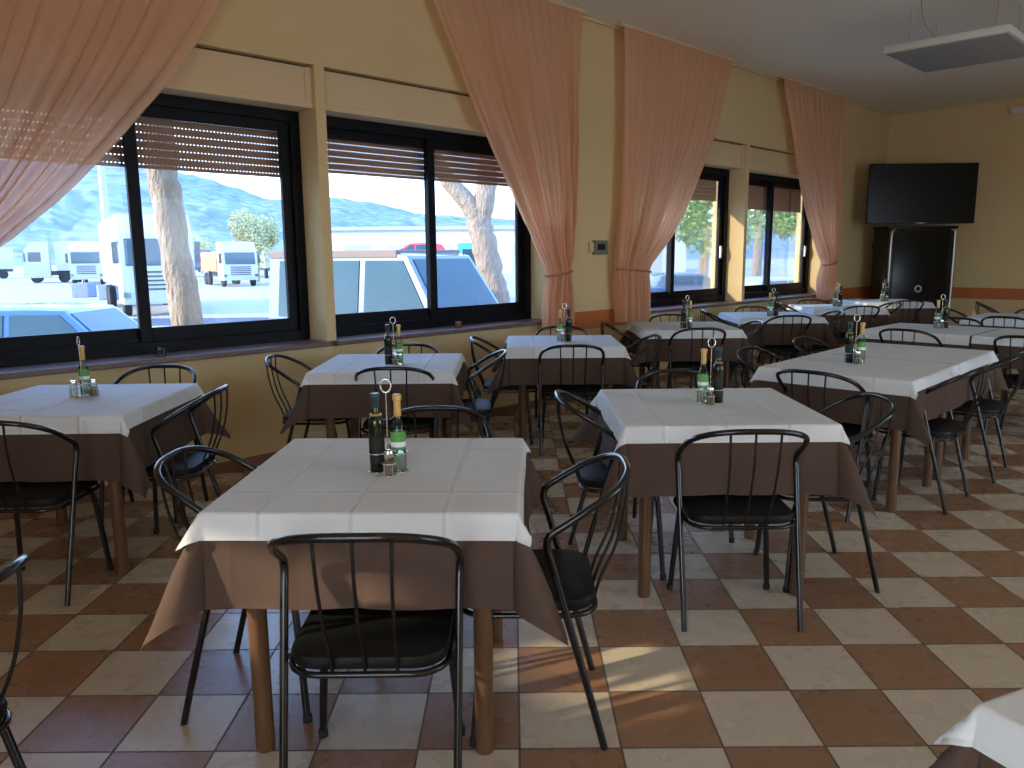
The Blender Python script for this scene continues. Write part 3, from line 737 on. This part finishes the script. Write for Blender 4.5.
# ------------------------------------------------------------------ wall things
g = empty('thermostat_box', W(6.2, 0, 1.5), P45); tag(g, 'small grey-green box on the wall between the two tied curtains', 'wall box')
m = MB(); m.box(-.10, .10, -.05, -.001, -.075, .065, .008); m.obj('housing', 'grey_box', g, 40)
m = MB(); m.box(-.16, -.10, -.03, -.001, -.05, .045, .006); m.obj('side_cover', 'box_panel', g, 40)
m = MB(); m.box(-.07, .05, -.054, -.049, -.03, .03, .002); m.obj('window_plate', 'dark_label', g)
g = empty('light_switch', W(FAR_S-.35, 0, 1.52), P45); tag(g, 'small dark wall switch beside the black cabinet', 'switch')
m = MB(); m.box(-.045, .045, -.012, -.001, -.04, .04, .004); m.obj('plate', 'grey_box', g)
m = MB(); m.box(-.018, .018, -.018, -.011, -.025, .025, .003); m.obj('rocker', 'frame', g)

# television hung across the corner
tv = empty('television', (6.10, 11.9, 2.27), R_(-1)); tag(tv, 'large black television hung high across the far corner', 'television')
m = MB(); m.box(-.80, .80, 0, .045, -.44, .44, .01); m.obj('casing', 'black_box', tv, 40)
m = MB(); m.box(-.785, .785, -.004, .002, -.415, .425, .001); m.obj('screen', 'black_screen', tv)
m = MB(); m.box(-.06, .06, -.006, .0, -.434, -.422); m.obj('maker_plate', 'brushed', tv)
m = MB(); m.box(-.25, .25, .045, .08, -.2, .2, .006); m.tube([(0, .08, 0), (.0, .75, 0)], .03, 10); m.box(-.2, .2, .74, .77, -.15, .15)
m.tube([(-.2, .755, 0), (-.50, .70, 0)], .02, 8); m.tube([(.2, .755, 0), (.48, .70, 0)], .02, 8); m.obj('wall_bracket', 'frame', tv, 40)
# black cabinet under it
cb = empty('cabinet', (6.20, 12.0, 0), R_(2)); tag(cb, 'tall black cabinet with two chrome corner strips below the television', 'cabinet')
m = MB(); m.box(-.52, .52, 0, .46, .06, 1.76, .02); m.obj('body', 'black_box', cb, 40)
m = MB(); m.box(-.54, .54, -.015, .47, 1.76, 1.80, .01); m.obj('top', 'black_box', cb, 40)
m = MB(); m.box(-.50, .50, .02, .44, 0, .06); m.obj('plinth', 'frame', cb)
m = MB(); m.box(-.43, .42, -.018, .001, .10, 1.72, .006); dr = m.obj('door', 'black_screen', cb, 40)
m = MB(); m.tube([(.045*cos(2*pi*k/20)-.02, -.022, .86+.045*sin(2*pi*k/20)) for k in range(20)], .012, 8, closed=True); em = m.obj('round_emblem', 'brushed', dr, 60); em['label'] = 'round silver emblem'
for sx in (-1, 1):
    m = MB(); pts = [(sx*.475-sx*.05, -.02, 1.745), (sx*.465, -.02, 1.74), (sx*.485, -.02, 1.715), (sx*.49, -.02, 1.5), (sx*.49, -.02, .12)]
    m.tube(pts, [.012, .016, .018, .018, .014], 10); st = m.obj('chrome_strip', 'brushed', cb, 40); st['label'] = 'bright vertical chrome strip'

# ceiling panel
cp_ = W(8.35, 4.76+.0, 3.2)
pn = empty('ceiling_panel', (0, 0, 0), 0)
A_ = Vector((3.39, 7.50, 3.2)); dB = Vector((.76, -.65, 0)).normalized(); dD = Vector((.72, .70, 0)).normalized()
dB = Vector((L45, -L45, 0)); dD = Vector((L45, L45, 0))
cc = A_+dB*.50+dD*.54; pn.location = (cc.x, cc.y, 3.2); pn.rotation_euler.z = -P45
tag(pn, 'white square panel hanging by wires under the ceiling, top right', 'ceiling panel')
m = MB(); m.box(-.50, .50, -.54, .54, .005, .065, .004); m.obj('housing', 'white_panel', pn, 40)
m = MB(); m.box(-.48, .48, -.52, .52, -.004, .006, .002); m.obj('radiating_plate', 'panel_under', pn, 40)
for sx in (-.35, .35):
    for sy in (-.35, .35):
        m = MB(); m.tube([(sx, sy, .064), (sx, sy, CEIL-3.2-.001)], .0025, 6); m.obj('hanging_wire', 'wire', pn)
m = MB(); m.tube(crv([(-.15, -.45, .064), (-.10, -.50, .10), (-.18, -.50, .22), (-.22, -.50, CEIL-3.2-.001)], 5), .005, 6); m.obj('power_cable', 'wire', pn)
m = MB(); m.tube(crv([(0, 0, 0), (.0, .0, -.03), (.015, 0, -.05), (.02, 0, -.075), (.005, 0, -.085)], 4), .006, 6)
v_ = A_+dB*.25+dD*.1; hk = m.obj('ceiling_hook', 'frame', None, 60, (3.62, 6.70, CEIL)); tag(hk, 'small dark hook in the ceiling above the hanging panel', 'hook')
lf = empty('wall_lamp', W(FAR_S, 1.76, 3.44), P45-pi/2); tag(lf, 'white fitting high on the far wall, cut off by the right edge', 'wall lamp')
m = MB(); m.box(-.02, .9, -.10, -.001, -.04, .05, .012); m.obj('housing', 'white_panel', lf, 40)
m = MB(); m.box(.0, .88, -.09, -.02, -.05, -.039, .003); m.obj('diffuser', 'white_panel', lf)

# ------------------------------------------------------------------ outside
GZ = -.9
m = MB(); m.box(-900, 900, -300, 1200, GZ-.3, GZ); o = m.obj('ground', 'asphalt'); structure(o)
def dirp(px, dist, z=0.): return Vector(((px-515)/780*dist, dist, z))   # a spot on the car park, dist metres ahead
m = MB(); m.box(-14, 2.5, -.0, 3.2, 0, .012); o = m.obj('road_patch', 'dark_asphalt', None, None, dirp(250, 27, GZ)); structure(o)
# hills
def hills():
    prof = [(-700, 150), (-300, 150), (-100, 152), (0, 156), (60, 158), (100, 161), (175, 166), (225, 178), (275, 196), (340, 196), (380, 203), (420, 211), (460, 214), (520, 218), (600, 222), (700, 224), (900, 228), (1400, 232)]
    def ridge(a):
        for (a0, y0), (a1, y1) in zip(prof, prof[1:]):
            if a <= a1: return y0+(y1-y0)*(a-a0)/(a1-a0)
        return prof[-1][1]
    mb = MB(); na, nr = 300, 46
    for j in range(nr):
        t = j/(nr-1); dist = 260+t*540
        for i in range(na):
            a = -650+i*2000/(na-1)
            top = (254-ridge(a))/780*800
            h = top*(t**1.25)
            h += (noise.noise(Vector((a*.012, t*5, 3)))*14+noise.noise(Vector((a*.07, t*16, 1)))*5+noise.noise(Vector((a*.3, t*50, 7)))*2.5)*min(1, t*3)*(1-.6*t)
            mb.v.append(((a-515)/780*dist, dist, GZ+max(-.5, h)))
    for j in range(nr-1):
        for i in range(na-1): mb.f.append((j*na+i, j*na+i+1, (j+1)*na+i+1, (j+1)*na+i))
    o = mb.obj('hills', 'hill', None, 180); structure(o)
hills()

def leafy(name, mname, c, rx, rz_, n, size, seed, parent):
    rnd = random.Random(seed); mb = MB()
    blobs = [(Vector((rnd.uniform(-.5, .5)*rx, rnd.uniform(-.5, .5)*rx, rnd.uniform(-.5, .5)*rz_)), rnd.uniform(.35, .6)) for _ in range(9)]
    for _ in range(n):
        b_, s_ = rnd.choice(blobs); d_ = Vector((rnd.gauss(0, 1), rnd.gauss(0, 1), rnd.gauss(0, 1))).normalized()*(rnd.uniform(.3, 1)**.5)
        p_ = Vector(c)+b_+Vector((d_.x*rx*s_, d_.y*rx*s_, d_.z*rz_*s_))
        u_ = Vector((rnd.gauss(0, 1), rnd.gauss(0, 1), rnd.gauss(0, 1))).normalized(); v2 = u_.orthogonal().normalized()
        z_ = size*rnd.uniform(.6, 1.3)
        mb.add([p_-u_*z_-v2*z_*.6, p_+u_*z_-v2*z_*.6, p_+u_*z_+v2*z_*.6, p_-u_*z_+v2*z_*.6], [(0, 1, 2, 3)])
    return mb.obj(name, mname, parent)
def tree(px, dist, h, crown, label, mname='leaf', seed=1, n=2600, group='leafy trees beyond the car park', lf=.022):
    t = empty('tree', dirp(px, dist, GZ)); tag(t, label, 'tree', group)
    m = MB(); m.tube(crv([(0, 0, 0), (.1, 0, h*.3), (-.05, .1, h*.6), (0, 0, h*.85)], 4), [h*.035*(1-.6*i/12) for i in range(13)], 8); m.obj('trunk', 'bark', t, 60)
    leafy('foliage', mname, (0, 0, h*.62), crown, h*.42, n, h*lf, seed, t)
tree(262, 74, 6.6, 3.0, 'round olive-green tree behind the small truck, right half of the first window', 'olive_leaf', 3, 6000, lf=.014)
tree(207, 110, 5.5, 2.5, 'pale thin tree left of the round olive tree', 'olive_leaf', 4, 900)
tree(703, 50, 10, 5.0, 'bright green tree seen through the third window', 'leaf', 5, 9000, lf=.012)
tree(756, 68, 13, 3.6, 'green tree left of the sash bar in the fourth window', 'leaf', 6, 7000, lf=.012)
tree(800, 76, 13.0, 4, 'green tree seen through the middle of the fourth window', 'leaf', 8, 5000, lf=.012)
tree(640, 60, 8.0, 3.2, 'green tree beside the third window curtain', 'leaf', 9, 2600)

def plane_tree(base, pts, rads, branches, label, name='bare_tree'):
    t = empty(name, base); tag(t, label, 'tree', 'bare trees close to the windows')
    def chain(pp, rr, nm):
        c_ = crv(pp, 8); n_ = len(c_); m = MB(); rs = []
        for i in range(n_):
            q = i/(n_-1)*(len(rr)-1); k = min(int(q), len(rr)-2); rs.append((rr[k]+(rr[k+1]-rr[k])*(q-k))*(1+.07*noise.noise(Vector((i*.9, len(pp), 2)))))
        m.tube(c_, rs, 18)
        for i, v in enumerate(m.v):
            vv = Vector(v); m.v[i] = tuple(vv+Vector((noise.noise(vv*6), noise.noise(vv*6+Vector((5, 5, 5))), 0))*rs[0]*.14)
        m.obj(nm, 'bark', t, 180)
    chain(pts, rads, 'trunk')
    for p_, r_ in branches: chain(p_, r_, 'branch')
# leaning trunk in the first window
b0 = dirp(197, 8.0, GZ)
plane_tree(b0, [(0, 0, -.05), (.0, 0, .8), (-.08, 0, 1.75), (-.17, 0, 2.6), (-.22, 0, 3.4), (-.25, 0, 4.2), (-.3, .1, 5.1)], [.19, .165, .15, .15, .145, .135, .12],
           [([(-.3, .1, 5.1), (-.9, .2, 6.0), (-1.6, .3, 7.2)], [.10, .07, .03]), ([(-.3, .1, 5.1), (.3, .3, 6.2), (.5, .5, 7.6)], [.10, .06, .03])],
           'thick rough leaning tree trunk seen through the first window')
b1 = dirp(502, 17, GZ)
plane_tree(b1, [(0, 0, -.05), (-.02, 0, 1.0), (-.18, 0, 1.9), (-.36, 0, 2.75), (-.5, 0, 3.3)], [.36, .30, .27, .27, .24],
           [([(-.42, 0, 3.05), (-.68, 0, 3.45), (-1.1, 0, 3.95), (-1.5, .1, 4.8), (-1.9, .2, 6.5)], [.22, .20, .17, .13, .06]),
            ([(-.42, 0, 3.0), (-.30, 0, 3.5), (-.22, 0, 4.1), (-.1, .1, 5.2), (.1, .2, 7)], [.24, .22, .20, .15, .06])],
           'pale forked tree trunk seen through the second window')

def wheel_mb(m, x, y, r, w_):   # wheel with axis along y
    rg = []
    for yy, rr in ((-w_/2, r*.55), (-w_/2, r*.92), (-w_/2+.03, r), (w_/2-.03, r), (w_/2, r*.92), (w_/2, r*.55)):
        rg.append([(x+rr*cos(2*pi*k/20), y+yy, r+rr*sin(2*pi*k/20)) for k in range(20)])
    m.loft(rg)
def wheels(parent, spots, r, w_=.25):
    for x, y in spots:
        m = MB(); wheel_mb(m, x, y, r, w_); wo = m.obj('wheel', 'tyre', parent, 50)
        m = MB(); s_ = -1 if y < 0 else 1; m.loft([[(x+rr*cos(2*pi*k/14), y+s_*(w_/2+dd), r+rr*sin(2*pi*k/14)) for k in range(14)] for rr, dd in ((r*.56, -.01), (r*.5, .015), (r*.15, .03))]); m.obj('hub_cap', 'brushed', wo, 50)
def truck(loc, rz, label, cabh=3.6, w_=2.5, length=9, load='truck_white', load_h=None, cabin_l=2.2, box=True):
    """front faces local -y side: x across, y along (front at y=0)"""
    t = empty('truck', loc, rz); tag(t, label, 'truck', 'parked trucks'); h = w_/2; lh = load_h or cabh
    m = MB(); m.prism([(0, .5), (cabin_l, .5), (cabin_l, cabh), (.75, cabh), (.12, cabh*.80), (0, cabh*.5)], -h, h)
    m.v = [(y, x, z) for x, y, z in m.v]; m.obj('cab', 'truck_white', t)
    m = MB(); m.prism([(-.015, cabh*.51), (-.015, cabh*.50), (.10, cabh*.76), (.115, cabh*.76)], -h*.88, h*.88)
    m.v = [(y, x-.02, z) for x, y, z in m.v]; m.obj('windscreen', 'truck_glass', t)
    m = MB(); m.box(-h*.9, h*.9, -.03, .0, .55, cabh*.24); m.obj('bumper', 'truck_grey', t)
    m = MB()
    for k in range(5): m.box(-h*.6, h*.6, -.035, .0, cabh*(.26+.042*k), cabh*(.26+.042*k)+.07)
    m.obj('grille', 'truck_dark', t)
    for sx in (-1, 1):
        m = MB(); m.box(sx*h*.92-.15, sx*h*.92+.15, -.04, .0, .75, .98, .02); m.obj('headlight', 'clear_glass', t)
        m = MB(); m.box(sx*(h+.18)-.10, sx*(h+.18)+.10, .1, .2, cabh*.52, cabh*.73, .03); m.tube([(sx*h, .2, cabh*.72), (sx*(h+.18), .15, cabh*.72)], .02, 6); m.obj('mirror', 'truck_dark', t)
        m = MB(); m.box(min(sx*h, sx*(h+.01)), max(sx*h, sx*(h+.01)), .45, 1.5, cabh*.52, cabh*.75, .0); m.obj('side_window', 'truck_glass', t)
    if box:
        m = MB(); m.box(-h, h, cabin_l+.5, length, 1.15, lh, .04); m.obj('cargo_box', load, t)
    else:
        m = MB(); m.box(-h, h, cabin_l+.5, length, 1.15, lh, .04); m.obj('load', load, t)
    m = MB(); m.box(-.45, .45, .6, length-.2, .7, 1.12); m.obj('chassis', 'truck_dark', t)
    m = MB()
    spots = []
    for yy in (1.0, length-1.4, length-2.7):
        for sx in (-1, 1): spots.append((yy, sx*(h-.17)))
    for yy, xx in spots:
        m = MB(); wheel_mb(m, yy, xx, .5, .3); m.v = [(b_, a_, c_) for a_, b_, c_ in m.v]; m.obj('wheel', 'tyre', t, 50)
    return t
truck(dirp(165, 31.5, GZ), R_(31), 'big white truck behind the leaning trunk in the first window', 4.05, 2.7, 11)
truck(dirp(246, 62, GZ), R_(32), 'small white truck with orange load at the right of the first window', 3.5, 2.6, 9, 'orange_load', 2.7, box=False)
truck(dirp(93, 68, GZ), R_(22), 'white truck facing forward between the box truck and the light pole', 3.75, 2.5, 10, 'truck_grey')
truck(dirp(32, 76, GZ), R_(-62), 'white box truck seen from its side, second from the left', 3.9, 2.5, 6)
def trailer(px, dist, w_, h, l, rz, label, mname='truck_white'):
    t = empty('trailer', dirp(px, dist, GZ), rz); tag(t, label, 'trailer', 'parked trailers')
    m = MB(); m.box(-w_/2, w_/2, 0, l, 1.1, h, .04); m.obj('cargo_box', mname, t)
    m = MB(); m.box(-w_/2+.3, w_/2-.3, .1, l-.1, .8, 1.1); m.obj('chassis', 'truck_dark', t)
    for yy in (1.2, l-1.2):
        for sx in (-1, 1): m = MB(); wheel_mb(m, yy, sx*(w_/2-.2), .5, .3); m.v = [(b_, a_, c_) for a_, b_, c_ in m.v]; m.obj('wheel', 'tyre', t, 50)
trailer(283, 84, 2.6, 4.0, 12, R_(25), 'grey trailer right of the small orange-loaded truck', 'truck_grey')
trailer(-30, 92, 3.0, 3.6, 5, R_(-40), 'white trailer at the left edge behind the box truck')
for i, (px, dd) in enumerate(((196, 120), (214, 150), (206, 92))):
    trailer(px, dd, 2.4, 3.2, 8, R_(10*i), ['far white trailer just right of the leaning trunk', 'far grey trailer left of the small truck', 'far dark trailer between the trunk and the small truck'][i], ['truck_white', 'truck_grey', 'car_dark'][i])

def car(loc, rz, paint, label, L=4.2, Wd=1.75, Hh=1.45, van=False, roof=None, name='car', group='parked cars'):
    """front towards local +x"""
    t = empty(name, loc, rz); tag(t, label, name if name != 'car' else 'car', group); h = Wd/2
    if van:
        body = [(-L/2, .35), (L/2-.15, .35), (L/2, .55), (L/2, .95), (L/2-.75, 1.18), (-L/2, 1.18)]
        top = [(-L/2+.02, 1.18), (L/2-.85, 1.18), (L/2-1.65, Hh-.1), (L/2-2.0, Hh), (-L/2+.1, Hh), (-L/2+.02, Hh-.1)]
    else:
        body = [(-L/2, .35), (L/2-.1, .3), (L/2, .5), (L/2-.05, .72), (L/2-.9, .88), (-L/2+.1, .92), (-L/2, .75)]
        top = [(-L/2+.25, .90), (L/2-1.0, .88), (L/2-1.75, Hh-.06), (L/2-2.3, Hh), (-L/2+1.0, Hh-.01), (-L/2+.55, Hh-.12)]
    def shell(poly, inset, zlo, zhi):
        m = MB(); n_ = len(poly); rings = []
        for y, sc_ in ((-h, 0), (-h*.5, 1), (h*.5, 1), (h, 0)):
            pass
        vs = []; fs = []
        ys = [(-h, 1), (-h+.12, 0), (h-.12, 0), (h, 1)]
        for y, edge in ys:
            for x, z in poly:
                k_ = (z-zlo)/(zhi-zlo) if zhi > zlo else 0
                yy = y*(1-inset*max(0, k_)); vs.append((x*(1-.012*edge), yy, z-(.05*edge if z > zhi-.02 else 0)))
        for j in range(3):
            for i in range(n_): fs.append((j*n_+i, j*n_+(i+1) % n_, (j+1)*n_+(i+1) % n_, (j+1)*n_+i))
        fs += [tuple(range(n_-1, -1, -1)), tuple(range(3*n_, 4*n_))]
        return m.add(vs, fs)
    shell(body, .03, .3, 1.2).obj('body', paint, t, 35)
    shell(top, .16, .9, Hh).obj('cabin', paint, t, 35)
    if roof:
        m = MB(); zr = Hh; m.box(-L/2+.06, L/2-1.88, -h*.865, h*.865, zr-.13, zr+.006, .02); m.obj('roof', roof, t)
    # side windows and windscreen, standing slightly proud
    zl, zh = (1.22, Hh-.17) if van else (.95, Hh-.12)
    fr0 = top[1]; fr1 = top[2]
    def xf(z): return fr0[0]+(fr1[0]-fr0[0])*(z-fr0[1])/(fr1[1]-fr0[1])
    def yin(z): return h*(1-.16*(z-.9)/(Hh-.9))+.004
    xs = [(-L/2+.35, -L/2+1.15), (-L/2+1.3, L/2-2.75)] if van else [(-L/2+.75, -.1)]
    xs.append(None)
    for seg in xs:
        for sy in (-1, 1):
            m = MB()
            if seg: q = [(seg[0], zl), (seg[1], zl), (seg[1], zh), (seg[0]+(.0 if van else .25), zh)]
            else:
                xb = L/2-2.6 if van else 0.
                q = [(xb, zl), (xf(zl)-.18, zl), (xf(zh)-.14, zh), (xb, zh)]
            vs = [(x, sy*(yin(z)+d_), z) for d_ in (0, .012) for x, z in q]
            m.add(vs, [(0, 1, 2, 3), (7, 6, 5, 4)]+[(i, i+4, (i+1) % 4+4, (i+1) % 4) for i in range(4)]); m.obj('side_window', 'truck_glass', t)
    m = MB(); vs = []
    for d_ in (.004, .02):
        for z, s_ in ((zl, -1), (zl, 1), (zh+.02, 1), (zh+.02, -1)): vs.append((xf(z)+d_, s_*(yin(z)-.10), z))
    m.add(vs, [(0, 1, 2, 3), (7, 6, 5, 4)]+[(i, i+4, (i+1) % 4+4, (i+1) % 4) for i in range(4)]); m.obj('windscreen', 'truck_glass', t)
    for sy in (-1, 1):
        m = MB(); m.box(L/2-.16, L/2-.02, sy*(h-.22)-.15, sy*(h-.22)+.15, .58 if not van else .7, .72 if not van else .92, .03); m.obj('headlight', 'clear_glass', t)
        m = MB(); m.box(-L/2-.01, -L/2+.06, sy*(h-.12)-.08, sy*(h-.12)+.08, .7, 1.0, .02); m.obj('tail_light', 'tail_red', t)
        m = MB(); m.box(L/2-1.55 if van else L/2-1.45, L/2-1.37 if van else L/2-1.30, sy*(h+.10)-.09, sy*(h+.10)+.09, zl-.03, zl+.14, .03); m.obj('mirror', 'truck_dark', t)
    m = MB(); m.box(L/2-.10, L/2+.01, -h*.45, h*.45, .42, .56, .02); m.obj('grille', 'truck_dark', t)
    wheels(t, [(-L/2+.8, -h+.10), (-L/2+.8, h-.10), (L/2-.85, -h+.10), (L/2-.85, h-.10)], .32, .22)
    return t
car(dirp(42, 13.0, GZ), R_(0), 'car_blue', 'blue car whose roof shows at the bottom of the first window', 5.2, 1.8, 1.58)
car((-2.03, 14.2, GZ), R_(-35), 'car_silver', 'silver van with a brownish roof filling the second window', 5.2, 1.95, 2.42, van=True, roof='van_roof', name='van', group='parked vans')
car(dirp(385, 52, GZ), R_(200), 'car_silver', 'silver car beyond the silver van, left of the flatbed truck', 4.2, 1.75, 2.2, van=True)
# flatbed carrying a red car
fb = empty('flatbed_truck', dirp(436, 40, GZ), R_(0)); tag(fb, 'blue flatbed truck carrying the red car, second window', 'truck', 'parked trucks')
m = MB(); m.box(-2.8, 1.3, -1.1, 1.1, .9, 1.55, .03); m.obj('bed', 'flatbed_blue', fb)
m = MB(); m.box(1.32, 2.6, -1.15, 1.15, .6, 2.9, .12); cab_ = m.obj('cab', 'flatbed_blue', fb, 40)
m = MB(); m.box(2.58, 2.62, -1.0, 1.0, 1.8, 2.6); m.obj('windscreen', 'truck_glass', fb)
m = MB(); m.box(1.6, 2.4, -1.17, -1.14, 1.8, 2.6); m.obj('side_window', 'truck_glass', fb)
wheels(fb, [(-2, -.95), (-2, .95), (1.9, -.95), (1.9, .95)], .45)
rc = car(dirp(420, 40, GZ+1.56), R_(180), 'car_red', 'red car carried on the blue flatbed truck', 3.9, 1.7, 1.40)
# dark cars at the far windows
car(dirp(690, 35, GZ), R_(10), 'car_dark', 'dark car seen through the third window', 4.3, 1.8, 1.45)
car(dirp(645, 27, GZ), R_(20), 'car_blue', 'blue car beside the third window curtain', 4.2, 1.8, 1.25)
car(dirp(768, 27, GZ), R_(40), 'truck_white', 'white car seen through the fourth window', 4.4, 1.8, 1.5)
# light pole, blocks
pl = empty('light_pole', dirp(117, 46, GZ)); tag(pl, 'tall pale light pole left of the big white truck', 'light pole')
m = MB(); m.tube([(0, 0, 0), (0, 0, 4), (0, 0, 9)], [.25, .23, .17], 12); m.obj('pole', 'pole', pl, 60)
m = MB(); m.tube([(0, 0, 9), (-.5, 0, 9.4), (-1.6, 0, 9.4)], .07, 8); m.box(-2.3, -1.5, -.15, .15, 9.3, 9.45, .03); m.obj('lamp_arm', 'pole', pl, 60)
for i, px in enumerate((89, 116)):
    b_ = empty('concrete_block', dirp(px, 47.5-3*i, GZ)); tag(b_, ['left one of two grey concrete blocks in the car park', 'grey concrete block at the foot of the light pole'][i], 'concrete block', 'concrete blocks')
    m = MB(); m.box(-.5, .5, -.5, .5, 0, .85, .04); m.obj('block', 'concrete', b_); m = MB(); m.tube([(0, -.15, .85), (0, -.1, 1.0), (0, .1, 1.0), (0, .15, .85)], .02, 6); m.obj('lifting_loop', 'brushed', b_)
# long white warehouse
wb = empty('warehouse', dirp(440, 95, GZ)); tag(wb, 'long low white building on the horizon behind the second window', 'building')
m = MB(); m.box(-18, 30, 0, 14, 0, 5.3); m.obj('wall', 'building', wb); m = MB(); m.prism([(-18.4, 5.3), (30.4, 5.3), (30.4, 5.7), (-18.4, 5.7)], -.4, 14.4); m.obj('roof', 'truck_grey', wb)
for k in range(9): m = MB(); m.box(-16+5*k, -13+5*k, -.05, .0, 0, 3.6); m.obj('loading_door', 'truck_grey', wb)
